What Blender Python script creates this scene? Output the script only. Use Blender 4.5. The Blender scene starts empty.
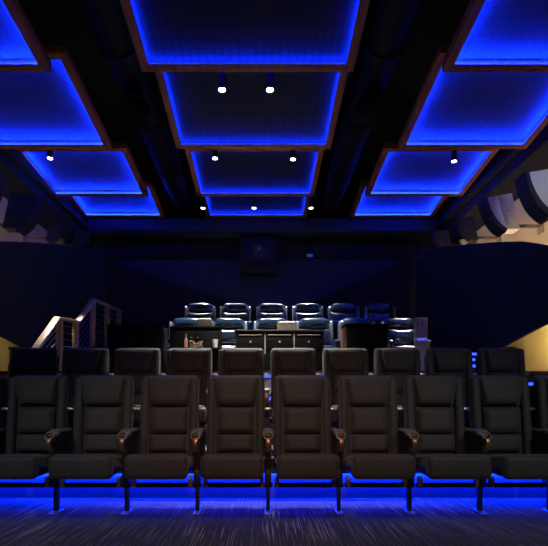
import bpy, bmesh, math, random
from mathutils import Matrix, Vector
random.seed(7)
R = math.radians
scene = bpy.context.scene
COL = scene.collection

# ------------------------------------------------------------------ camera
F = 470.0                                   # focal length in pixels of the 548 px frame
cd = bpy.data.cameras.new('camera')
cd.sensor_width = 36.0
cd.lens = F / 548.0 * 36.0
cd.shift_x = 12 / 548.0
cd.shift_y = 127 / 548.0
cd.clip_start = 0.05
cam = bpy.data.objects.new('camera', cd)
cam.location = (0, 0, 0.95)
cam.rotation_euler = (R(90), 0, 0)
COL.objects.link(cam)
scene.camera = cam
scene.view_settings.view_transform = 'Standard'
scene.view_settings.look = 'None'
scene.view_settings.exposure = 0.0
scene.view_settings.gamma = 1.0
scene.cycles.use_denoising = True
scene.cycles.max_bounces = 6
scene.cycles.sample_clamp_indirect = 3.0

# ------------------------------------------------------------------ world
w = bpy.data.worlds.new('world')
scene.world = w
w.use_nodes = True
w.node_tree.nodes['Background'].inputs['Color'].default_value = (1.0, 0.80, 0.66, 1)
w.node_tree.nodes['Background'].inputs['Strength'].default_value = 0.006

def light(name, kind, loc, energy, color, target=None, **kw):
    d = bpy.data.lights.new(name, kind)
    d.energy = energy
    d.color = color
    for k, v in kw.items():
        setattr(d, k, v)
    o = bpy.data.objects.new(name, d)
    o.location = loc
    if target is not None:
        o.rotation_euler = (Vector(target) - Vector(loc)).to_track_quat('-Z', 'Y').to_euler()
    COL.objects.link(o)
    return o

# added fill spots around the camera, out of view, to brighten the seats
light('fill_front_warm', 'SPOT', (0.1, -0.6, 2.3), 210, (1.0, 0.56, 0.36), target=(0.0, 4.2, 0.75),
      spot_size=R(42), spot_blend=1.0, shadow_soft_size=0.25)
light('fill_front_left', 'SPOT', (-2.6, 0.2, 2.8), 125, (0.86, 0.93, 1.0), target=(-2.0, 4.0, 0.4),
      spot_size=R(38), spot_blend=1.0, shadow_soft_size=0.25)
light('fill_front_right', 'SPOT', (2.8, 0.2, 2.8), 150, (0.95, 0.93, 0.90), target=(2.3, 4.2, 0.6),
      spot_size=R(46), spot_blend=1.0, shadow_soft_size=0.25)

light('fill_frames_up', 'SPOT', (-0.2, -1.2, 1.2), 45, (1.0, 0.55, 0.32), target=(-0.2, 6.0, 5.4),  # added warm fill from low down, lifts the wooden panel frames
      spot_size=R(75), spot_blend=1.0, shadow_soft_size=0.2)
light('fill_speakers_right', 'SPOT', (2.4, 0.0, 3.4), 700, (0.95, 0.97, 1.0), target=(4.4, 7.4, 4.15),  # added narrow fill aimed at the speakers on the right wall
      spot_size=R(9), spot_blend=0.9, shadow_soft_size=0.1)

light('fill_floor_front', 'SPOT', (0.0, 2.3, 4.2), 130, (1.0, 0.90, 0.92), target=(0.0, 3.0, 0.0),  # added neutral fill from above for the front carpet
      spot_size=R(80), spot_blend=0.8, shadow_soft_size=0.15)

BLUE = (0.0015, 0.018, 1.0)

# ------------------------------------------------------------------ materials
MATS = {}
def mat(name, color, rough=0.6, metal=0.0, spec=0.5, var=0.15, scale=30.0, bump=0.0, coat=0.0, sheen=0.0):
    if name in MATS:
        return MATS[name]
    m = bpy.data.materials.new(name)
    m.use_nodes = True
    nt = m.node_tree
    b = nt.nodes['Principled BSDF']
    b.inputs['Roughness'].default_value = rough
    b.inputs['Metallic'].default_value = metal
    b.inputs['Specular IOR Level'].default_value = spec
    b.inputs['Coat Weight'].default_value = coat
    b.inputs['Coat Roughness'].default_value = 0.15
    b.inputs['Sheen Weight'].default_value = sheen
    tc = nt.nodes.new('ShaderNodeTexCoord')
    nz = nt.nodes.new('ShaderNodeTexNoise')
    nz.inputs['Scale'].default_value = scale
    nz.inputs['Detail'].default_value = 4
    nt.links.new(tc.outputs['Object'], nz.inputs['Vector'])
    rp = nt.nodes.new('ShaderNodeMixRGB')
    rp.inputs['Color1'].default_value = (*[c * (1 - var) for c in color], 1)
    rp.inputs['Color2'].default_value = (*[min(1, c * (1 + var)) for c in color], 1)
    nt.links.new(nz.outputs['Fac'], rp.inputs['Fac'])
    nt.links.new(rp.outputs['Color'], b.inputs['Base Color'])
    if bump:
        bp = nt.nodes.new('ShaderNodeBump')
        bp.inputs['Strength'].default_value = bump
        bp.inputs['Distance'].default_value = 0.01
        nt.links.new(nz.outputs['Fac'], bp.inputs['Height'])
        nt.links.new(bp.outputs['Normal'], b.inputs['Normal'])
    MATS[name] = m
    return m

def emit(name, color, strength):
    if name in MATS:
        return MATS[name]
    m = bpy.data.materials.new(name)
    m.use_nodes = True
    nt = m.node_tree
    nt.nodes.remove(nt.nodes['Principled BSDF'])
    e = nt.nodes.new('ShaderNodeEmission')
    e.inputs['Color'].default_value = (*color, 1)
    e.inputs['Strength'].default_value = strength
    nt.links.new(e.outputs[0], nt.nodes['Material Output'].inputs[0])
    MATS[name] = m
    return m

def wood(name, c1, c2, scale=6.0, rough=0.5, stretch=(1, 0.08, 1)):
    m = bpy.data.materials.new(name)
    m.use_nodes = True
    nt = m.node_tree
    b = nt.nodes['Principled BSDF']
    b.inputs['Roughness'].default_value = rough
    tc = nt.nodes.new('ShaderNodeTexCoord')
    mp = nt.nodes.new('ShaderNodeMapping')
    mp.inputs['Scale'].default_value = stretch
    nz = nt.nodes.new('ShaderNodeTexNoise')
    nz.inputs['Scale'].default_value = scale * 5
    nz.inputs['Detail'].default_value = 6
    rp = nt.nodes.new('ShaderNodeValToRGB')
    rp.color_ramp.elements[0].position = 0.35
    rp.color_ramp.elements[0].color = (*c1, 1)
    rp.color_ramp.elements[1].position = 0.65
    rp.color_ramp.elements[1].color = (*c2, 1)
    nt.links.new(tc.outputs['Object'], mp.inputs['Vector'])
    nt.links.new(mp.outputs['Vector'], nz.inputs['Vector'])
    nt.links.new(nz.outputs['Fac'], rp.inputs['Fac'])
    nt.links.new(rp.outputs['Color'], b.inputs['Base Color'])
    MATS[name] = m
    return m

def math_node(nt, op, a, b=None, c=None):
    n = nt.nodes.new('ShaderNodeMath')
    n.operation = op
    for i, v in enumerate((a, b, c)):
        if v is None:
            continue
        if isinstance(v, (int, float)):
            n.inputs[i].default_value = v
        else:
            nt.links.new(v, n.inputs[i])
    return n.outputs[0]

def carpet():
    m = bpy.data.materials.new('striped_carpet')
    m.use_nodes = True
    nt = m.node_tree
    b = nt.nodes['Principled BSDF']
    b.inputs['Roughness'].default_value = 0.95
    b.inputs['Specular IOR Level'].default_value = 0.15
    tc = nt.nodes.new('ShaderNodeTexCoord')
    sep = nt.nodes.new('ShaderNodeSeparateXYZ')
    nt.links.new(tc.outputs['Object'], sep.inputs[0])
    # thin yarn lines running away from the stage
    mp = nt.nodes.new('ShaderNodeMapping')
    mp.inputs['Scale'].default_value = (120, 1.6, 1)
    nt.links.new(tc.outputs['Object'], mp.inputs['Vector'])
    nz = nt.nodes.new('ShaderNodeTexNoise')
    nz.inputs['Scale'].default_value = 1.0
    nz.inputs['Detail'].default_value = 2
    nt.links.new(mp.outputs['Vector'], nz.inputs['Vector'])
    line = nt.nodes.new('ShaderNodeMapRange')
    line.inputs['From Min'].default_value = 0.54
    line.inputs['From Max'].default_value = 0.66
    nt.links.new(nz.outputs['Fac'], line.inputs['Value'])
    # staggered carpet tiles: each tile has its own line density
    mp2 = nt.nodes.new('ShaderNodeMapping')
    mp2.inputs['Scale'].default_value = (1.9, 1.25, 1)
    nt.links.new(tc.outputs['Object'], mp2.inputs['Vector'])
    sx = nt.nodes.new('ShaderNodeSeparateXYZ')
    nt.links.new(mp2.outputs['Vector'], sx.inputs[0])
    fx = math_node(nt, 'FLOOR', sx.outputs[0])
    off = math_node(nt, 'MULTIPLY', fx, 0.37)
    fy = math_node(nt, 'FLOOR', math_node(nt, 'ADD', sx.outputs[1], off))
    cmb = nt.nodes.new('ShaderNodeCombineXYZ')
    nt.links.new(fx, cmb.inputs[0])
    nt.links.new(fy, cmb.inputs[1])
    wn = nt.nodes.new('ShaderNodeTexWhiteNoise')
    wn.noise_dimensions = '2D'
    nt.links.new(cmb.outputs[0], wn.inputs['Vector'])
    dens = nt.nodes.new('ShaderNodeMapRange')
    dens.inputs['To Min'].default_value = 0.25
    dens.inputs['To Max'].default_value = 1.0
    nt.links.new(wn.outputs['Value'], dens.inputs['Value'])
    amt = math_node(nt, 'MULTIPLY', line.outputs[0], dens.outputs[0])
    rp = nt.nodes.new('ShaderNodeMixRGB')
    rp.inputs['Color1'].default_value = (0.050, 0.050, 0.056, 1)
    rp.inputs['Color2'].default_value = (0.42, 0.40, 0.42, 1)
    nt.links.new(amt, rp.inputs['Fac'])
    nt.links.new(rp.outputs['Color'], b.inputs['Base Color'])
    MATS['carpet'] = m
    return m

def board_mat(name, base, kind):
    m = bpy.data.materials.new(name)
    m.use_nodes = True
    nt = m.node_tree
    b = nt.nodes['Principled BSDF']
    b.inputs['Roughness'].default_value = 0.55
    b.inputs['Specular IOR Level'].default_value = 0.1
    tc = nt.nodes.new('ShaderNodeTexCoord')
    sep = nt.nodes.new('ShaderNodeSeparateXYZ')
    nt.links.new(tc.outputs['Object'], sep.inputs[0])
    if kind == 'dots':
        p = 0.105
        ax = math_node(nt, 'SUBTRACT', math_node(nt, 'FRACT', math_node(nt, 'DIVIDE', sep.outputs[0], p)), 0.5)
        ay = math_node(nt, 'SUBTRACT', math_node(nt, 'FRACT', math_node(nt, 'DIVIDE', sep.outputs[1], p)), 0.5)
        d = math_node(nt, 'SQRT', math_node(nt, 'ADD', math_node(nt, 'MULTIPLY', ax, ax), math_node(nt, 'MULTIPLY', ay, ay)))
        mask = math_node(nt, 'MULTIPLY', math_node(nt, 'LESS_THAN', d, 0.13), 0.8)
    else:
        p = 0.09
        ax = math_node(nt, 'FRACT', math_node(nt, 'DIVIDE', sep.outputs[0], p))
        ay = math_node(nt, 'FRACT', math_node(nt, 'DIVIDE', sep.outputs[1], p * 2))
        mask = math_node(nt, 'MULTIPLY', math_node(nt, 'MAXIMUM', math_node(nt, 'LESS_THAN', ax, 0.16), math_node(nt, 'LESS_THAN', ay, 0.07)), 0.6)
    nz = nt.nodes.new('ShaderNodeTexNoise')
    nz.inputs['Scale'].default_value = 3
    nt.links.new(tc.outputs['Object'], nz.inputs['Vector'])
    v = nt.nodes.new('ShaderNodeMixRGB')
    v.inputs['Color1'].default_value = (*[c * 0.8 for c in base], 1)
    v.inputs['Color2'].default_value = (*[c * 1.2 for c in base], 1)
    nt.links.new(nz.outputs['Fac'], v.inputs['Fac'])
    mx = nt.nodes.new('ShaderNodeMixRGB')
    mx.inputs['Color2'].default_value = (*[c * 0.25 for c in base], 1)
    nt.links.new(mask, mx.inputs['Fac'])
    nt.links.new(v.outputs['Color'], mx.inputs['Color1'])
    nt.links.new(mx.outputs['Color'], b.inputs['Base Color'])
    MATS[name] = m
    return m

CARPET = carpet()
DOTS = board_mat('perforated_board', (0.05, 0.05, 0.052), 'dots')
GRID = board_mat('slatted_board', (0.018, 0.018, 0.019), 'grid')
FRAMEWOOD = wood('frame_wood', (0.30, 0.085, 0.03), (0.42, 0.14, 0.05), scale=3)
PALEWOOD = wood('rail_wood', (0.52, 0.33, 0.18), (0.68, 0.46, 0.28), scale=5, rough=0.35, stretch=(1, 1, 0.15))
CABWOOD = wood('cabinet_wood', (0.16, 0.07, 0.03), (0.25, 0.11, 0.05), scale=4, stretch=(1, 1, 0.1))
BEIGE = mat('beige_paint', (0.62, 0.52, 0.36), 0.8, var=0.05, scale=3)
NAVY = mat('navy_paint', (0.020, 0.034, 0.070), 0.8, var=0.1, scale=3)
BLACKP = mat('black_paint', (0.005, 0.005, 0.007), 0.85, var=0.3, scale=8)
WINGF = mat('navy_fabric', (0.008, 0.014, 0.024), 0.9, var=0.15, scale=60, bump=0.2)
RISER = mat('riser_paint', (0.09, 0.09, 0.12), 0.6, var=0.1, scale=10)
UPH = mat('seat_fabric', (0.040, 0.036, 0.035), 0.62, spec=0.35, var=0.12, scale=220, bump=0.15, sheen=0.15)
UPH2 = mat('seat_seam', (0.018, 0.017, 0.017), 0.8)
PLAST = mat('black_plastic', (0.014, 0.014, 0.016), 0.35, var=0.1)
ARMP = mat('arm_pad', (0.15, 0.14, 0.13), 0.4, var=0.1, scale=90)
BRONZE = mat('bronze', (0.50, 0.26, 0.12), 0.35, metal=0.8, var=0.1)
STEEL = mat('brushed_steel', (0.60, 0.62, 0.66), 0.3, metal=1.0, var=0.1)
IRON = mat('black_iron', (0.03, 0.03, 0.035), 0.45, metal=0.6)
LEATHER = mat('navy_leather', (0.008, 0.020, 0.040), 0.22, spec=0.9, var=0.2, scale=40, bump=0.10, coat=1.0)
DUCT = mat('black_duct', (0.0022, 0.0022, 0.003), 0.6, spec=0.15, var=0.2, scale=6)
SPEAKSIDE = mat('speaker_side', (0.55, 0.56, 0.55), 0.5, var=0.08)
GRILLE = mat('speaker_grille', (0.012, 0.013, 0.018), 0.6, var=0.2, scale=150)
TAN = mat('tan_vinyl', (0.36, 0.31, 0.22), 0.5, var=0.08)
WHITE = mat('white_ceramic', (0.75, 0.74, 0.70), 0.4, var=0.03)
LAVENDER = mat('pale_panel', (0.82, 0.78, 0.90), 0.5, var=0.04)
ROPE = mat('straw', (0.62, 0.45, 0.28), 0.7)
LAMPBODY = mat('lamp_body', (0.02, 0.02, 0.02), 0.4)
LED_C = emit('blue_led_soft', BLUE, 300.0)
LED_S = emit('blue_led', BLUE, 850.0)
LED_F = emit('blue_led_floor', BLUE, 500.0)
LED_T = emit('blue_led_step', (0.03, 0.07, 1.0), 3.0)
COVE = emit('warm_cove', (1.0, 0.72, 0.22), 70.0)
COVE_DIM = emit('warm_cove_dim', (1.0, 0.66, 0.24), 3.5)
COVE_MID = emit('warm_cove_mid', (1.0, 0.70, 0.34), 30.0)
BULB = emit('lamp_bulb', (1.0, 0.97, 0.92), 14.0)

# ------------------------------------------------------------------ mesh helpers
def absorb(bm, t, M):
    t.transform(M)
    me = bpy.data.meshes.new('tmp')
    t.to_mesh(me)
    t.free()
    bm.from_mesh(me)
    bpy.data.meshes.remove(me)

def rb(bm, c, s, r=0.0, seg=2, rx=0, ry=0, rz=0, topx=1.0, topy=1.0, shear=0.0):
    """bevelled box, centre c, size s, optional taper at the top"""
    t = bmesh.new()
    bmesh.ops.create_cube(t, size=1.0)
    for v in t.verts:
        k = v.co.z > 0
        v.co.x *= s[0] * (topx if k else 1)
        v.co.y *= s[1] * (topy if k else 1)
        v.co.y += shear * (0.5 if k else -0.5)
        v.co.z *= s[2]
    if r > 0:
        bmesh.ops.bevel(t, geom=t.edges[:], offset=r, segments=seg, profile=0.5, affect='EDGES', clamp_overlap=True)
    M = Matrix.Translation(c) @ Matrix.Rotation(rz, 4, 'Z') @ Matrix.Rotation(ry, 4, 'Y') @ Matrix.Rotation(rx, 4, 'X')
    absorb(bm, t, M)

def cyl(bm, a, b, r1, r2=None, n=16, caps=True):
    a, b = Vector(a), Vector(b)
    d = b - a
    t = bmesh.new()
    bmesh.ops.create_cone(t, cap_ends=caps, segments=n, radius1=r1, radius2=r1 if r2 is None else r2, depth=d.length)
    M = Matrix.Translation((a + b) / 2) @ d.to_track_quat('Z', 'Y').to_matrix().to_4x4()
    absorb(bm, t, M)

def lathe(bm, prof, c=(0, 0, 0), n=24, M=None):
    t = bmesh.new()
    rings = []
    for r, z in prof:
        rings.append([t.verts.new((r * math.cos(2 * math.pi * i / n), r * math.sin(2 * math.pi * i / n), z)) for i in range(n)])
    for q in range(len(rings) - 1):
        for i in range(n):
            t.faces.new((rings[q][i], rings[q][(i + 1) % n], rings[q + 1][(i + 1) % n], rings[q + 1][i]))
    bmesh.ops.remove_doubles(t, verts=t.verts[:], dist=1e-5)
    absorb(bm, t, (M or Matrix.Identity(4)) if M else Matrix.Translation(c))

def tube(bm, pts, r, n=8):
    for i in range(len(pts) - 1):
        cyl(bm, pts[i], pts[i + 1], r, n=n)

def prism(bm, poly, axis, a, b):
    """closed polygon extruded from a to b along axis 'X' / 'Y' / 'Z' (poly holds the two other coordinates in order)"""
    def P(p, q):
        return {'X': (q, p[0], p[1]), 'Y': (p[0], q, p[1]), 'Z': (p[0], p[1], q)}[axis]
    t = bmesh.new()
    va = [t.verts.new(P(p, a)) for p in poly]
    vb = [t.verts.new(P(p, b)) for p in poly]
    n = len(poly)
    t.faces.new(va)
    t.faces.new(vb[::-1])
    for i in range(n):
        t.faces.new((va[i], va[(i + 1) % n], vb[(i + 1) % n], vb[i]))
    bmesh.ops.recalc_face_normals(t, faces=t.faces[:])
    absorb(bm, t, Matrix.Identity(4))

def pillow(bm, M, wb, wt, h, d, base=0.02, e=4, n=14, cr=0.05, sag_bot=0.0, sag_top=0.0):
    """puffed upholstery pad: grid facing -Y with soft shoulders, width wb at the bottom, wt at the top"""
    t = bmesh.new()
    g = []
    for j in range(n + 1):
        v = -1 + 2 * j / n
        row = []
        for i in range(n + 1):
            u = -1 + 2 * i / n
            wd = wb + (wt - wb) * (v + 1) / 2
            x = u * wd / 2 * (1 - cr * v ** 8)
            z = v * h / 2 * (1 - cr * u ** 8) - (1 - u * u) * (sag_bot * max(0, -v) + sag_top * max(0, v))
            y = -(base + d * math.sqrt(max(0, (1 - abs(u) ** e) * (1 - abs(v) ** e))))
            row.append(t.verts.new((x, y, z)))
        g.append(row)
    for j in range(n):
        for i in range(n):
            t.faces.new((g[j][i], g[j][i + 1], g[j + 1][i + 1], g[j + 1][i]))
    ring = [g[0][i] for i in range(n + 1)] + [g[j][n] for j in range(1, n + 1)] + \
           [g[n][i] for i in range(n - 1, -1, -1)] + [g[j][0] for j in range(n - 1, 0, -1)]
    back = [t.verts.new((v.co.x, 0, v.co.z)) for v in ring]
    k = len(ring)
    for i in range(k):
        t.faces.new((ring[i], ring[(i + 1) % k], back[(i + 1) % k], back[i]))
    t.faces.new(back)
    bmesh.ops.recalc_face_normals(t, faces=t.faces[:])
    absorb(bm, t, M)

def T(x, y, z, rx=0, rz=0):
    return Matrix.Translation((x, y, z)) @ Matrix.Rotation(rz, 4, 'Z') @ Matrix.Rotation(rx, 4, 'X')

def obj(name, bm, m, parent=None, loc=None, angle=40):
    me = bpy.data.meshes.new(name)
    bm.to_mesh(me)
    bm.free()
    for p in me.polygons:
        p.use_smooth = True
    me.set_sharp_from_angle(angle=R(angle))
    me.materials.append(m)
    o = bpy.data.objects.new(name, me)
    if parent:
        o.parent = parent
    if loc:
        o.location = loc
    COL.objects.link(o)
    return o

def thing(name, label, cat, loc=(0, 0, 0), group=None, rz=0):
    o = bpy.data.objects.new(name, None)
    o.empty_display_size = 0.1
    o.location = loc
    o.rotation_euler = (0, 0, rz)
    COL.objects.link(o)
    o['label'] = label
    o['category'] = cat
    if group:
        o['group'] = group
    return o

def tag(o, label, cat, group=None):
    o['label'] = label
    o['category'] = cat
    if group:
        o['group'] = group
    return o

def struct(name, bm, m, loc=None):
    o = obj(name, bm, m, loc=loc)
    o['kind'] = 'structure'
    return o

def copy_tree(o, parent=None):
    kids = list(o.children)
    c = o.copy()
    COL.objects.link(c)
    if parent:
        c.parent = parent
    for ch in kids:
        copy_tree(ch, c)
    return c

NB = bmesh.new

# ------------------------------------------------------------------ setting: floors
WX = 4.9           # side walls
DB = 12.3          # back wall
ZC = 6.4           # ceiling slab
bm = NB(); rb(bm, (0, 2.0, -0.1), (2 * WX, 5.12, 0.2)); struct('floor', bm, CARPET)
steps = [(4.56, 6.0, 0.38), (6.0, 6.25, 0.72), (6.25, 7.3, 1.05), (7.3, 9.1, 1.4), (9.1, DB, 1.98)]
for (a, b, h) in steps:
    bm = NB(); rb(bm, (0, (a + b) / 2, h - 0.012), (2 * WX, b - a, 0.024))
    fl = struct('floor', bm, CARPET)
    bm = NB(); rb(bm, (0, (a + b) / 2, (h - 0.024) / 2 - 0.0), (2 * WX, b - a, h - 0.024))
    obj('riser', bm, RISER, fl)
    bm = NB(); rb(bm, (0, a - 0.012, h - 0.03), (2 * WX, 0.024, 0.06), 0.006)
    obj('nosing', bm, IRON, fl)
    if a < 5:
        bm = NB(); rb(bm, (0, a - 0.022, 0.262), (2 * WX, 0.044, 0.012), 0.003); rb(bm, (0, a - 0.042, 0.2515), (2 * WX, 0.004, 0.016))
        obj('light_housing', bm, IRON, fl)
        bm = NB(); rb(bm, (0, a - 0.022, 0.252), (2 * WX, 0.020, 0.006))
        obj('light_strip', bm, LED_F, fl)
    elif a > 6.1:
        bm = NB(); rb(bm, (-0.1, a - 0.008, h - 0.080), (6.2, 0.014, 0.040))
        obj('light_strip', bm, LED_T, fl)
# aisle stairs (both sides) from the 1.40 m platform to the 1.98 m one, and from the 1.05 m one up
for sx, x0, x1 in ((1, 3.02, 4.12), (-1, -4.12, -3.38)):
    lv = [(7.62, 9.1, 1.4, 0.145), (8.11, 9.1, 1.545, 0.145), (8.6, 9.1, 1.69, 0.145), (6.75, 7.3, 1.05, 0.175)]
    for (a, b, z, hh) in lv:
        bm = NB(); rb(bm, ((x0 + x1) / 2, (a + b) / 2, z + hh / 2), (x1 - x0, b - a, hh))
        st = struct('floor', bm, CARPET)
        if sx < 0:
            continue
        bm = NB(); rb(bm, ((x0 + x1) / 2, a - 0.010, z + hh - 0.045), (x1 - x0, 0.016, 0.04))
        obj('light_strip', bm, LED_T, st)

# ------------------------------------------------------------------ setting: walls, ceiling
bm = NB(); rb(bm, (-WX - 0.1, 6.0, ZC / 2), (0.2, 13.0, ZC)); struct('wall_left', bm, BEIGE)
bm = NB(); rb(bm, (WX + 0.1, 6.0, ZC / 2), (0.2, 13.0, ZC)); struct('wall_right', bm, BEIGE)
bm = NB(); rb(bm, (0, DB + 0.1, ZC / 2), (2 * WX + 0.4, 0.2, ZC)); wb = struct('wall_back', bm, NAVY)
bm = NB(); rb(bm, (0, 6.0, ZC + 0.1), (2 * WX + 0.4, 13.0, 0.2)); struct('ceiling', bm, BLACKP)

def at(px, py, d):
    return ((px - 262) * d / F, d, 0.95 + (400 - py) * d / F)

# dark raking panels across the lower back wall
for k, pts in enumerate(([(60, 242), (73, 247), (190, 289), (232, 303), (275, 318), (275, 345), (60, 345)],
                         [(465, 236), (438, 247), (358, 282), (318, 300), (275.2, 318), (275.2, 345), (465, 345)])):
    pp = [(at(x, y, 12.2)[0], at(x, y, 12.2)[2]) for x, y in pts]
    bm = NB(); prism(bm, pp, 'Y', 12.16, DB - 0.002)
    struct('trim_%d' % (k + 1), bm, BLACKP)
# soffit beam under the ceiling at the back
bm = NB(); rb(bm, (0, 11.98, 5.31), (8.7, 0.62, 0.32), 0.02); struct('trim_3', bm, NAVY)
# black recessed band on the back wall
bm = NB(); rb(bm, (0.0, 12.25, 4.97), (8.3, 0.08, 0.66), 0.01)
for x in (-3.0, -2.1, 1.6, 2.6):
    rb(bm, (x, 12.22, 4.97), (0.55, 0.08, 0.56), 0.02)
struct('trim_4', bm, BLACKP)
# bulkheads along the tops of the side walls
for s, nme in ((-1, 'trim_5'), (1, 'trim_6')):
    bm = NB()
    prism(bm, [(s * 4.42, 4.98), (s * 4.898, 4.80), (s * 4.898, 6.39), (s * 4.42, 6.39)], 'Y', 0.2, 12.28)
    rb(bm, (s * 4.36, 6.2, 5.25), (0.10, 12.0, 0.12), 0.01)
    struct(nme, bm, mat('bulkhead_paint', (0.008, 0.010, 0.018), 0.8))

# raking wing walls standing off the side walls, lit from behind
WP = [(5.0, 2.48), (7.06, 2.12), (8.39, 1.84), (9.05, 1.83), (9.08, 2.01), (11.7, 2.01), (11.7, 4.42), (10.5, 4.37), (8.39, 3.77),
      (7.7, 3.55), (7.06, 3.27), (5.0, 2.70)]
def wingx(y):
    return 5.0 - 0.1 * y
for s, nme in ((-1, 'wall_wing_left'), (1, 'wall_wing_right')):
    t = NB()
    fa = [t.verts.new((s * wingx(y), y, z)) for y, z in WP]
    fb = [t.verts.new((s * (wingx(y) + 0.06), y, z)) for y, z in WP]
    t.faces.new(fa); t.faces.new(fb[::-1])
    for i in range(len(WP)):
        j = (i + 1) % len(WP)
        t.faces.new((fa[i], fa[j], fb[j], fb[i]))
    bmesh.ops.recalc_face_normals(t, faces=t.faces[:])
    wing = struct(nme, t, WINGF)
    for seg in ([(6.6, 2.29), (8.3, 1.955)], [(6.4, 2.97), (7.06, 3.17), (7.7, 3.45), (8.39, 3.67), (10.9, 4.28)]):
        bm = NB()
        for (y0, z0), (y1, z1) in zip(seg[:-1], seg[1:]):
            a = Vector((s * (wingx(y0) + 0.08), y0, z0)); b = Vector((s * (wingx(y1) + 0.08), y1, z1))
            cyl(bm, a, b, 0.014, n=8)
        obj('light_strip', bm, COVE if seg[0][1] < 2.5 else (COVE_MID if s > 0 else COVE_DIM), wing)
    for y, z in ((5.6, 2.5), (7.5, 2.8), (9.5, 3.2), (11.2, 3.4)):
        bm = NB(); rb(bm, (s * ((wingx(y) + WX) / 2 + 0.03), y, z), (WX - wingx(y) - 0.06, 0.05, 0.05))
        obj('bracket', bm, IRON, wing)

# ------------------------------------------------------------------ ceiling panels
def ceiling_panel(x0, x1, ya, yb, zb, slope, board, led, gap, label, grp):
    """x0..x1 outer frame, ya near edge, yb far edge (outer), zb underside height at the far edge"""
    L = math.hypot(yb - ya, slope * (yb - ya))
    W = x1 - x0
    root = thing('ceiling_panel', label, 'ceiling panel', ((x0 + x1) / 2, yb, zb), grp)
    root.rotation_euler = (-math.atan(slope), 0, 0)
    fw, fd = 0.075, gap + 0.016
    bm = NB()
    rb(bm, (-W / 2 + fw / 2, -L / 2, fd / 2), (fw, L, fd), 0.006)
    rb(bm, (W / 2 - fw / 2, -L / 2, fd / 2), (fw, L, fd), 0.006)
    rb(bm, (0, -fw / 2, fd / 2), (W - 2 * fw, fw, fd), 0.006)
    rb(bm, (0, -L + fw / 2, fd / 2), (W - 2 * fw, fw, fd), 0.006)
    obj('frame', bm, FRAMEWOOD, root)
    bm = NB()
    rb(bm, (0, -L / 2, fd + 0.012), (W - 0.01, L - 0.01, 0.024))
    obj('board', bm, board, root)
    g = 0.016
    iw, il = W - 2 * fw, L - 2 * fw
    for c, s_ in (((0, -fw - 0.012), (iw, 0.024)), ((0, -L + fw + 0.012), (iw, 0.024)),
                  ((-iw / 2 + 0.012, -L / 2), (0.024, il - 0.05)), ((iw / 2 - 0.012, -L / 2), (0.024, il - 0.05))):
        bm = NB(); rb(bm, (c[0], c[1], g - 0.009), (s_[0], s_[1], 0.012)); hs = obj('light_channel', bm, FRAMEWOOD, root)
        bm = NB(); rb(bm, (c[0], c[1], g - 0.002), (s_[0] - 0.008, s_[1] - 0.008, 0.002)); obj('light_strip', bm, led, hs)
    for sx in (-0.35, 0.35):
        for sy in (0.2, 0.8):
            bm = NB(); cyl(bm, (sx * W, -L * sy, fd), (sx * W, -L * sy, ZC - zb - 0.25), 0.008, n=6)
            obj('hanger', bm, IRON, root)
    return root

rows = [(3.30, 5.35, 4.68, 0.13, 'nearest'), (5.73, 7.5, 4.95, 0.13, 'second nearest'),
        (8.3, 9.9, 5.235, 0.10, 'third nearest'), (10.2, 11.60, 5.455, 0.11, 'farthest')]
for (ya, yb, zb, sl, nm) in rows:
    for side in ('left', 'middle', 'right'):
        if side == 'middle':
            x0, x1 = -1.37, 1.10
            board, led = GRID, LED_C
            if nm == 'nearest':
                x1 = 1.04
        elif side == 'left':
            x0, x1 = (-4.40, -2.40)
            board, led = DOTS, LED_S
        else:
            x0, x1 = (2.17, 4.21)
            board, led = DOTS, LED_S
            if nm == 'nearest':
                x0 = 2.05
        extra = {'left': 'perforated board glowing blue', 'middle': 'dark slatted board edged in blue light',
                 'right': 'perforated board glowing blue'}[side]
        lb = 'wood-framed ceiling panel, %s, the %s in the %s column' % (extra, nm, side)
        ceiling_panel(x0, x1, ya, yb, zb, sl, board, led, 0.045 if side == 'middle' else 0.09, lb, 'blue-lit ceiling panels')

# black ducts between the columns of panels
for X, nm, rr in ((-1.88, 'left', 0.27), (1.62, 'right', 0.27)):
    t = thing('air_duct', 'round black air duct under the ceiling, running between %s and middle panels' % nm, 'duct', (X, 3.0, 5.72), 'ceiling air ducts')
    bm = NB(); cyl(bm, (0, 0, 0), (0, 8.4, 0), rr, n=28); obj('pipe', bm, DUCT, t)
    for k, yy in enumerate((0.6, 1.8, 3.2, 4.8, 6.5, 8.2)):
        bm = NB(); cyl(bm, (0, yy - 0.04, 0), (0, yy + 0.04, 0), rr + 0.03, n=28); obj('collar', bm, DUCT, t)
    for yy in (1.35, 3.9):
        bm = NB()
        lathe(bm, [(0.10, 0), (0.12, -0.10), (0.25, -0.22), (0.27, -0.22), (0.15, -0.08), (0.13, 0)], c=(0, yy, -rr + 0.02))
        obj('diffuser', bm, DUCT, t)

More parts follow.
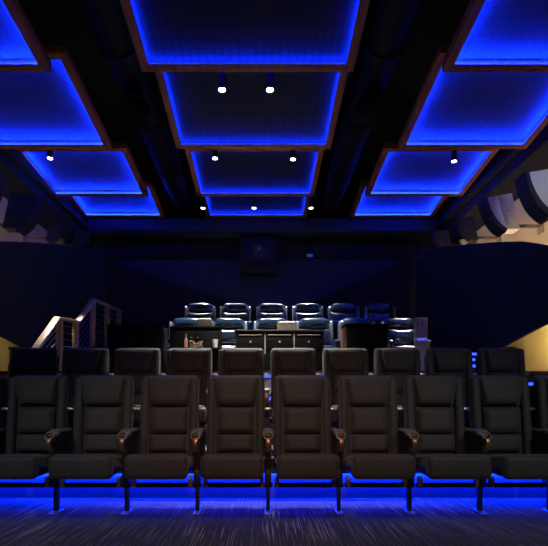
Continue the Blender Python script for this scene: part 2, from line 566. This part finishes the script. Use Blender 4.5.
# ------------------------------------------------------------------ ceiling lamps
def make_lamp():
    t = thing('spotlight', '', 'spotlight')
    bm = NB(); cyl(bm, (0, 0, 0.16), (0, 0, 0.19), 0.052, 0.03); cyl(bm, (0, 0, -0.03), (0, 0, 0.16), 0.055, n=20, caps=False)
    cyl(bm, (0, 0, 0.0), (0, 0, 0.16), 0.05, n=20)
    obj('lamp_body', bm, LAMPBODY, t)
    bm = NB(); cyl(bm, (0, 0, -0.028), (0, 0, -0.018), 0.042, n=20)
    obj('bulb', bm, BULB, t)
    return t
lamp0 = make_lamp()
lamps = [((222, 88), 6.10, 'left of the pair under the second middle ceiling panel', (-0.4, 6.3, 0.4), 900, 60),
         ((270, 88), 6.10, 'right of the pair under the second middle ceiling panel', (0.3, 6.3, 0.4), 900, 60),
         ((215, 157), 8.40, 'left of the pair hanging below the third middle ceiling panel', (-1.0, 8.6, 1.9), 3200, 46),
         ((293, 158), 8.40, 'right of the pair hanging below the third middle ceiling panel', (0.6, 8.6, 1.9), 3200, 46),
         ((50, 157), 8.40, 'alone on the left, hanging in front of a blue panel', (-3.25, 7.8, 2.1), 1700, 30),
         ((454, 160), 8.40, 'alone on the right, hanging in front of a blue panel', (2.65, 8.0, 2.2), 1300, 30),
         ((203, 207), 10.55, 'leftmost of the three small ones at the back', (-1.0, 10.2, 2.4), 1600, 44),
         ((254, 207), 10.55, 'middle of the three small ones at the back', (0.0, 10.2, 2.4), 1600, 44),
         ((311, 207), 10.55, 'rightmost of the three small ones at the back', (0.9, 10.2, 2.4), 1300, 44)]
for i, (pxy, d, nm, tgt, en, sz) in enumerate(lamps):
    o = lamp0 if i == 0 else copy_tree(lamp0)
    p = Vector(at(pxy[0], pxy[1], d))
    o.location = p
    row = [r for r in rows if r[0] < d < r[1]][0]
    top = row[2] + row[3] * (row[1] - d) + (0.08 if abs(p.x + 0.1) < 1.7 else 0.12)
    bm = NB(); cyl(bm, (0, 0, 0.185), (0, 0, top - p.z), 0.010, n=8); cyl(bm, (0, 0, top - p.z - 0.02), (0, 0, top - p.z), 0.04, n=16)
    obj('stem', bm, LAMPBODY, o)
    o['label'] = 'lit black cylinder spotlight, ' + nm
    o['group'] = 'ceiling spotlights'
    light('lamp_light', 'SPOT', p + Vector((0, 0, -0.05)), en, (1.0, 0.94, 0.86), target=tgt, spot_size=R(sz), spot_blend=0.7,
          shadow_soft_size=0.045)

# ------------------------------------------------------------------ cinema seats
def make_seat():
    t = thing('cinema_seat', '', 'cinema seat')
    lean = R(-7)
    # backrest: rear shell with two side bolsters, one part; pads are sub-parts
    bm = NB()
    rb(bm, (0, 0.215, 0.80), (0.518, 0.07, 0.76), 0.03, 3, rx=lean, topx=0.95)
    rb(bm, (-0.2215, 0.165, 0.79), (0.076, 0.10, 0.74), 0.032, 4, rx=lean)
    rb(bm, (0.2215, 0.165, 0.79), (0.076, 0.10, 0.74), 0.032, 4, rx=lean)
    back = obj('backrest', bm, UPH, t)
    bm = NB(); pillow(bm, T(0, 0.212, 1.025, rx=lean), 0.330, 0.435, 0.265, 0.060, base=0.045, e=6, cr=0.03)
    obj('headrest', bm, UPH, back)
    bm = NB(); pillow(bm, T(0, 0.178, 0.765, rx=lean), 0.325, 0.335, 0.235, 0.045, base=0.045, e=5, cr=0.02)
    obj('lumbar_pad', bm, UPH, back)
    bm = NB(); pillow(bm, T(0, 0.150, 0.565, rx=lean), 0.320, 0.325, 0.150, 0.035, base=0.045, e=5, cr=0.02)
    obj('lower_pad', bm, UPH, back)
    bm = NB(); rb(bm, (0, 0.262, 0.78), (0.50, 0.02, 0.62), 0.008, rx=lean)
    obj('back_shell', bm, PLAST, back)
    # seat cushion with a rolled front
    bm = NB()
    rb(bm, (0, -0.12, 0.415), (0.50, 0.56, 0.140), 0.055, 5, rx=R(-9))
    rb(bm, (0, -0.355, 0.420), (0.50, 0.12, 0.195), 0.045, 5)
    seat = obj('seat', bm, UPH, t)
    bm = NB(); rb(bm, (0, -0.08, 0.348), (0.44, 0.40, 0.04), 0.01)
    obj('seat_pan', bm, PLAST, seat)
    # armrest on the right hand side in view: pad, side panel, cup holder
    X = 0.287
    bm = NB()
    rb(bm, (X, 0.035, 0.682), (0.070, 0.33, 0.032), 0.014, 3, topx=0.85)
    rb(bm, (X, -0.14, 0.672), (0.100, 0.13, 0.046), 0.021, 4, rx=R(14))
    arm = obj('armrest', bm, ARMP, t)
    bm = NB()
    prism(bm, [(-0.13, 0.655), (0.20, 0.668), (0.20, 0.30), (-0.02, 0.26), (-0.09, 0.30), (-0.16, 0.56)], 'X', X - 0.028, X + 0.028)
    obj('side_panel', bm, PLAST, arm)
    bm = NB()
    M = Matrix.Translation((X, -0.222, 0.650)) @ Matrix.Rotation(R(48), 4, 'X')
    lathe(bm, [(0.040, -0.012), (0.042, 0.0), (0.040, 0.010), (0.031, 0.012), (0.028, 0.0), (0.028, -0.055), (0.0, -0.058)], M=M, n=28)
    cup = obj('cup_holder', bm, ARMP, arm)
    bm = NB()
    pts = [(X, -0.243, 0.635), (X, -0.252, 0.60), (X, -0.240, 0.56), (X, -0.21, 0.525)]
    for i in range(3):
        a, b = Vector(pts[i]), Vector(pts[i + 1])
        ang = math.atan2(b.z - a.z, b.y - a.y)
        rb(bm, (a + b) / 2, (0.036, (b - a).length + 0.006, 0.016), 0.005, rx=ang)
    obj('bracket', bm, BRONZE, arm)
    # standard and foot
    bm = NB()
    rb(bm, (X, -0.09, 0.135), (0.030, 0.060, 0.26), 0.006)
    rb(bm, (X, -0.09, 0.30), (0.050, 0.16, 0.14), 0.012)
    leg = obj('leg', bm, IRON, t)
    bm = NB()
    rb(bm, (X, -0.10, 0.006), (0.055, 0.19, 0.012), 0.004)
    cyl(bm, (X, -0.175, 0.010), (X, -0.175, 0.020), 0.010, n=10)
    obj('foot_plate', bm, STEEL, leg)
    # cross rail under the seat with end clamps
    bm = NB(); rb(bm, (0.0335, -0.11, 0.232), (0.585, 0.045, 0.036), 0.006)
    rail = obj('rail', bm, IRON, t)
    for sx in (-1, 1):
        bm = NB()
        rb(bm, (sx * 0.235, -0.14, 0.265), (0.032, 0.060, 0.090), 0.010)
        cyl(bm, (sx * 0.235, -0.175, 0.285), (sx * 0.235, -0.160, 0.285), 0.014, n=12)
        obj('clamp', bm, BRONZE, rail)
    # link bar joining the back to its neighbour
    bm = NB(); rb(bm, (X, 0.19, 0.868), (0.07, 0.020, 0.026), 0.005)
    obj('link_bar', bm, STEEL, t)
    return t

seat0 = make_seat()
ords = ['first', 'second', 'third', 'fourth', 'fifth', 'sixth', 'seventh', 'eighth', 'ninth', 'tenth']
front = ['cut off by the left edge of the photo', 'leftmost of those seen whole in the front row',
         'second of those seen whole in the front row', 'third of those seen whole in the front row',
         'fourth of those seen whole in the front row', 'fifth of those seen whole in the front row',
         'sixth of those seen whole in the front row', 'seventh of those seen whole in the front row',
         'last of those seen whole in the front row', 'front row, cut off by the right edge of the photo']
for k in range(-1, 9):
    o = seat0 if k == -1 else copy_tree(seat0)
    o.location = (-2.03 + 0.598 * k, 4.08, 0)
    o['label'] = 'dark padded cinema seat, ' + front[k + 1]
    o['group'] = 'cinema seats in the front row'
pos2 = ['at the left end', 'second from the left', 'third from the left', 'fourth from the left', 'fifth from the left',
        'fifth from the right', 'fourth from the right', 'third from the right', 'second from the right', 'at the right end']
for k in range(10):
    o = copy_tree(seat0)
    o.location = (-2.634 + 0.599 * k, 5.23, 0.38)
    o['label'] = 'dark padded cinema seat in the second row, ' + pos2[k]
    o['group'] = 'cinema seats in the second row'

# ------------------------------------------------------------------ leather recliners
WINGMETAL = mat('polished_trim', (0.45, 0.50, 0.56), 0.32, metal=1.0)
def make_recliner():
    t = thing('recliner', '', 'recliner')
    lean = R(-10)
    bm = NB(); rb(bm, (0, 0.02, 0.17), (0.56, 0.70, 0.26), 0.03, 3); obj('base', bm, LEATHER, t)
    bm = NB(); rb(bm, (0, -0.10, 0.38), (0.54, 0.60, 0.18), 0.07, 5); obj('seat', bm, LEATHER, t)
    bm = NB(); rb(bm, (0, -0.42, 0.22), (0.52, 0.08, 0.34), 0.035, 4); obj('footrest', bm, LEATHER, t)
    bm = NB()
    rb(bm, (0, 0.33, 0.66), (0.60, 0.12, 0.72), 0.05, 4, rx=lean, topx=0.97)
    back = obj('backrest', bm, LEATHER, t)
    bm = NB(); pillow(bm, T(0, 0.335, 0.945, rx=lean), 0.54, 0.50, 0.175, 0.095, base=0.05, sag_bot=0.045, e=3, cr=0.12, n=18)
    obj('headrest', bm, LEATHER, back)
    bm = NB(); pillow(bm, T(0, 0.290, 0.675, rx=lean), 0.54, 0.56, 0.33, 0.13, base=0.07, e=4, sag_top=0.045, cr=0.08, n=18)
    obj('lumbar_pad', bm, LEATHER, back)
    for s in (-1, 1):
        bm = NB()
        rb(bm, (s * 0.305, 0.285, 0.80), (0.050, 0.15, 0.34), 0.022, 4, rx=lean)
        obj('wing', bm, WINGMETAL, back)
    for s in (-1, 1):
        bm = NB()
        rb(bm, (s * 0.325, -0.05, 0.33), (0.095, 0.66, 0.46), 0.03, 4)
        arm = obj('armrest', bm, LEATHER, t)
        bm = NB(); cyl(bm, (s * 0.325, -0.26, 0.555), (s * 0.325, -0.26, 0.572), 0.042, n=20)
        obj('cup_holder', bm, STEEL, arm)
    return t
rec0 = make_recliner()
XR = [-1.356, -0.60, 0.18, 0.95, 1.72, 2.50]
for r_, (yy, zz, nm) in enumerate(((8.27, 1.4, 'nearer'), (9.80, 1.98, 'far'))):
    for k in range(6):
        o = rec0 if (r_ == 0 and k == 0) else copy_tree(rec0)
        o.location = (XR[k] + (0.0 if r_ == 0 else 0.03), yy, zz + (0.0 if r_ == 0 else 0.02))
        if r_ == 1:
            o.location.z = zz
        pl = ['at the left end', 'second from the left', 'third from the left', 'third from the right', 'second from the right', 'at the right end'][k]
        o['label'] = 'glossy navy leather recliner in the %s row, %s' % (nm, pl)
        o['group'] = 'leather recliners in the %s row' % nm

# ------------------------------------------------------------------ tables and cabinets before the recliners
CABBLACK = mat('cabinet_black', (0.003, 0.003, 0.0035), 0.65, spec=0.12)
# long low sideboard with three drawers
t = thing('sideboard', 'low dark sideboard with three drawers in front of the middle recliners', 'sideboard', (0.275, 7.55, 1.4))
bm = NB(); rb(bm, (0, 0, 0.31), (1.38, 0.40, 0.62), 0.005); obj('body', bm, CABBLACK, t)
bm = NB(); rb(bm, (0, -0.01, 0.634), (1.42, 0.46, 0.025), 0.005); obj('top', bm, mat('dark_top', (0.06, 0.052, 0.048), 0.5, spec=0.2), t)
for k in (-1, 0, 1):
    bm = NB(); rb(bm, (k * 0.455, -0.205, 0.455), (0.425, 0.02, 0.25), 0.006); dr = obj('drawer', bm, mat('drawer_black', (0.004, 0.0035, 0.0035), 0.6, spec=0.12), t)
    bm = NB(); rb(bm, (k * 0.455, -0.222, 0.565), (0.36, 0.016, 0.012), 0.003); obj('edge_pull', bm, TAN, dr)
    bm = NB(); cyl(bm, (k * 0.455, -0.235, 0.46), (k * 0.455, -0.21, 0.46), 0.014, n=12); obj('knob', bm, STEEL, dr)
for k in (-0.2275, 0.2275):
    bm = NB(); rb(bm, (k, -0.212, 0.44), (0.014, 0.012, 0.34)); obj('divider', bm, TAN, t)

# dark cabinets left and right
def cabinet(label, x0, x1, y, z0, ztop, side=None, shelf=False, knobs=True):
    t = thing('cabinet', label, 'cabinet', ((x0 + x1) / 2, y, z0))
    W = x1 - x0; H = ztop - z0; D = 0.42
    bm = NB(); rb(bm, (0, 0, H / 2 - 0.015), (W - 0.05, D, H - 0.03), 0.004); obj('body', bm, CABBLACK, t)
    bm = NB(); rb(bm, (0, 0, H - 0.015), (W, D + 0.04, 0.03), 0.006); obj('top', bm, CABBLACK, t)
    for s in (-1, 1):
        bm = NB(); rb(bm, (s * (W / 2 - 0.0125), 0, H / 2 - 0.015), (0.025, D + 0.01, H - 0.03), 0.003)
        obj('side_panel', bm, (side or CABBLACK), t)
    for s in (-1, 1):
        bm = NB(); rb(bm, (s * (W / 4 - 0.012), -D / 2 - 0.01, H / 2 - 0.02), (W / 2 - 0.045, 0.018, H - 0.10), 0.004)
        dr = obj('door', bm, mat('drawer_black', (0.004, 0.0035, 0.0035), 0.6, spec=0.12), t)
        if not knobs:
            continue
        bm = NB(); cyl(bm, (s * 0.05, -D / 2 - 0.04, H * 0.75), (s * 0.05, -D / 2 - 0.015, H * 0.75), 0.012, n=12)
        obj('knob', bm, STEEL, dr)
    if shelf:
        bm = NB(); rb(bm, (0, -D / 2 - 0.10, 0.34), (W, 0.18, 0.025), 0.004); obj('ledge', bm, CABBLACK, t)
    return t
cabinet('dark cabinet with a front ledge holding bottle and straw, before leftmost nearer recliner', -1.44, -0.66, 7.55, 1.4, 2.10, shelf=True)
cabinet('wide black cabinet beside the wooden railing', -2.42, -1.56, 7.55, 1.4, 2.13, knobs=False)
cabinet('black cabinet with brown wooden side, right of the drawer sideboard', 1.30, 1.98, 7.55, 1.4, 2.14, side=CABWOOD, knobs=False)

# small things on them
def tan_box(label, x, y, z, w_):
    bm = NB(); rb(bm, (0, 0, 0.09), (w_, 0.10, 0.18), 0.045, 4, topx=0.9)
    o = obj('cushion', bm, TAN, loc=(x, y, z))
    tag(o, label, 'cushion', 'tan cushions')
tan_box('small tan cushion standing on the drawer sideboard', 0.40, 7.62, 2.047, 0.33)
tan_box('small tan cushion standing at the right end of the cabinet with the ledge', -0.93, 7.64, 2.10, 0.26)

t = thing('bottle', 'slim brown bottle on the cabinet ledge', 'bottle', (-1.17, 7.24, 1.753))
bm = NB(); lathe(bm, [(0, 0), (0.026, 0), (0.026, 0.12), (0.010, 0.16), (0.010, 0.20), (0, 0.20)], n=16); obj('body', bm, mat('amber', (0.55, 0.28, 0.14), 0.3), t)
bm = NB(); cyl(bm, (0, 0, 0.20), (0, 0, 0.215), 0.012, n=12); obj('cap', bm, STEEL, t)

bm = NB()
for k in range(9):
    a = random.uniform(-0.10, 0.10); ph = random.uniform(0, 6)
    pts = []
    for q in range(9):
        u = q / 8
        pts.append((-0.11 + 0.21 * u, 0.03 * math.sin(ph + 5 * u), 0.012 + 0.10 * abs(math.sin(ph + 3.1 * u + k)) * (0.5 + 0.5 * math.sin(k))))
    tube(bm, pts, 0.0035, n=5)
o = obj('straw_sprig', bm, ROPE, loc=(-1.01, 7.24, 1.755)); tag(o, 'tangle of pale dried straw beside the brown bottle', 'dried straw')

t = thing('paper_cup', 'white cup at the right end of the cabinet ledge', 'cup', (-0.72, 7.23, 1.753))
bm = NB(); lathe(bm, [(0, 0.0), (0.034, 0.0), (0.045, 0.12), (0.042, 0.12), (0.032, 0.01), (0, 0.01)], n=20); obj('body', bm, WHITE, t)
bm = NB(); cyl(bm, (0, 0, 0.118), (0, 0, 0.128), 0.047, n=20); obj('lid', bm, WHITE, t)

# pale end panel with a blue marker light, right of the recliners
t = thing('end_panel', 'narrow pale lavender panel with a blue light line, right of the recliners', 'panel', (2.57, 7.6, 1.4))
bm = NB(); rb(bm, (0, 0, 0.438), (0.195, 0.06, 0.876), 0.006); obj('board', bm, LAVENDER, t)
bm = NB(); rb(bm, (0.0, -0.034, 0.53), (0.15, 0.008, 0.035), 0.002); obj('marker_light', bm, emit('blue_marker', (0.10, 0.14, 1.0), 0.8), t)
bm = NB()
for k, x in enumerate((-0.07, -0.05, -0.005, 0.015, 0.035, 0.065)):
    rb(bm, (x, -0.032, 0.79 - 0.01 * (k % 2)), (0.008, 0.004, 0.075))
obj('lettering', bm, mat('grey_ink', (0.12, 0.11, 0.2), 0.6), t)

# ------------------------------------------------------------------ wooden railing at the left aisle
t = thing('railing', 'pale wooden stepped handrail with wire infill beside the left stairs', 'railing', (-3.30, 6.75, 1.05))
def L(y, z):
    return Vector((0, y - 6.75, z - 1.05))
hr = [(6.80, 1.66), (7.57, 2.27), (8.43, 2.35), (9.18, 2.91), (11.0, 3.02)]
bm = NB()
for (y0, z0), (y1, z1) in zip(hr[:-1], hr[1:]):
    a, b = L(y0, z0), L(y1, z1)
    ang = math.atan2(b.z - a.z, b.y - a.y)
    rb(bm, (a + b) / 2, (0.11, (b - a).length + 0.03, 0.045), 0.008, rx=ang)
obj('handrail', bm, PALEWOOD, t)
def railz(y):
    for (y0, z0), (y1, z1) in zip(hr[:-1], hr[1:]):
        if y0 <= y <= y1:
            return z0 + (z1 - z0) * (y - y0) / (y1 - y0)
def floorz(y):
    return 1.05 if y < 7.3 else 1.4 if y < 9.1 else 1.98
posts = [6.86, 7.66, 8.32, 9.17, 10.0, 10.85]
for y in posts:
    z1 = railz(y) - 0.02; z0 = floorz(y)
    bm = NB(); rb(bm, L(y, (z0 + z1) / 2), (0.09, 0.09, z1 - z0), 0.006); obj('post', bm, PALEWOOD, t)
bm = NB()
for y0, y1 in zip(posts[:-1], posts[1:]):
    n = 7
    for k in range(1, n + 1):
        f = k / (n + 1)
        za = floorz(y0) + f * (railz(y0) - floorz(y0)); zb_ = floorz(y1 - 0.01) + f * (railz(y1) - floorz(y1 - 0.01))
        cyl(bm, L(y0, za), L(y1, zb_), 0.0045, n=6)
obj('wire_infill', bm, STEEL, t)

# ------------------------------------------------------------------ wall speakers
def speaker(label, s, x, y, z, sc, side_mat=None):
    """s = side of the room; x the inner edge of the pale side, y depth, z bottom of it"""
    t = thing('wall_speaker', label, 'speaker', (s * x, y, z), 'wall speakers')
    def arc(p, c, q, n=9):
        return [((1 - u) ** 2 * p[0] + 2 * u * (1 - u) * c[0] + u * u * q[0],
                 (1 - u) ** 2 * p[1] + 2 * u * (1 - u) * c[1] + u * u * q[1]) for u in [k / n for k in range(n + 1)]]
    inner = arc((0.0, 0.52), (0.07, 0.16), (0.34, -0.02))
    side = inner + [(0.56, -0.02), (0.42, 0.59)]
    sp = [(s * a * sc, b * sc) for a, b in side]
    bm = NB(); prism(bm, sp, 'Y', 0.0, 0.24 * sc); cab = obj('cabinet', bm, side_mat or SPEAKSIDE, t)
    gr = inner + arc((0.31, -0.08), (0.02, 0.06), (-0.055, 0.53))
    bm = NB(); prism(bm, [(s * a * sc, b * sc) for a, b in gr], 'Y', -0.012, 0.25 * sc); obj('grille', bm, GRILLE, t)
    bm = NB()
    rb(bm, (s * 0.52 * sc, 0.2 * sc, 0.10 * sc), (0.5 * sc, 0.05, 0.05), 0.006)
    wallx = WX - x
    rb(bm, (s * (wallx - 0.012), 0.2 * sc, 0.10 * sc), (0.02, 0.18, 0.26), 0.004)
    rb(bm, (s * (wallx + 0.5 * sc) / 2, 0.2 * sc, 0.10 * sc), (max(0.05, wallx - 0.5 * sc), 0.05, 0.05), 0.005)
    obj('wall_bracket', bm, TAN, t)
    bm = NB(); cyl(bm, (s * 0.33 * sc, -0.006, 0.30 * sc), (s * 0.33 * sc, 0.0, 0.30 * sc), 0.012, n=12); obj('screw', bm, IRON, t)
    return t
for s, nm, ex in ((1, 'right', 0.0), (-1, 'left', -0.06)):
    speaker('large pale-sided speaker on the %s wall, nearest and highest' % nm, s, 3.93 + 0.0, 6.92 + ex, 3.72, 1.12)
    speaker(('pale-sided' if s > 0 else 'shadowed') + ' speaker with dark curved front, second along the %s wall' % nm, s, 3.86, 8.05 + ex, 3.90, 1.0, None if s > 0 else GRILLE)  # left cabinet side takes the dark grille colour as painted shade
    speaker('dark speaker third along the %s wall' % nm, s, 3.95, 9.55, 4.22, 0.8, GRILLE)
    speaker('dark speaker at the far end of the %s wall' % nm, s, 4.02, 10.9, 4.5, 0.7, GRILLE)

# ------------------------------------------------------------------ projector hood and small blue device on the back wall
t = thing('projector_hood', 'black box hood hanging high in the middle of back wall', 'projector hood', (-0.07, 12.0, 4.15))
bm = NB(); rb(bm, (0, 0, 0.52), (0.95, 0.36, 1.04), 0.02); obj('housing', bm, BLACKP, t)
bm = NB(); rb(bm, (0, -0.19, 0.50), (0.74, 0.02, 0.80), 0.01); obj('front_panel', bm, PLAST, t)
bm = NB(); cyl(bm, (0.0, -0.225, 0.60), (0.0, -0.19, 0.60), 0.035, n=16); obj('lens', bm, STEEL, t)
t = thing('wall_box', 'small blue-lit box on the back wall right of the projector hood', 'wall box', (1.24, 12.2, 4.62))
bm = NB(); rb(bm, (0, 0, 0.06), (0.20, 0.14, 0.12), 0.015); obj('body', bm, NAVY, t)
bm = NB(); rb(bm, (0, -0.074, 0.06), (0.15, 0.008, 0.07), 0.003); obj('indicator', bm, emit('blue_dim', (0.05, 0.09, 0.8), 0.35), t)
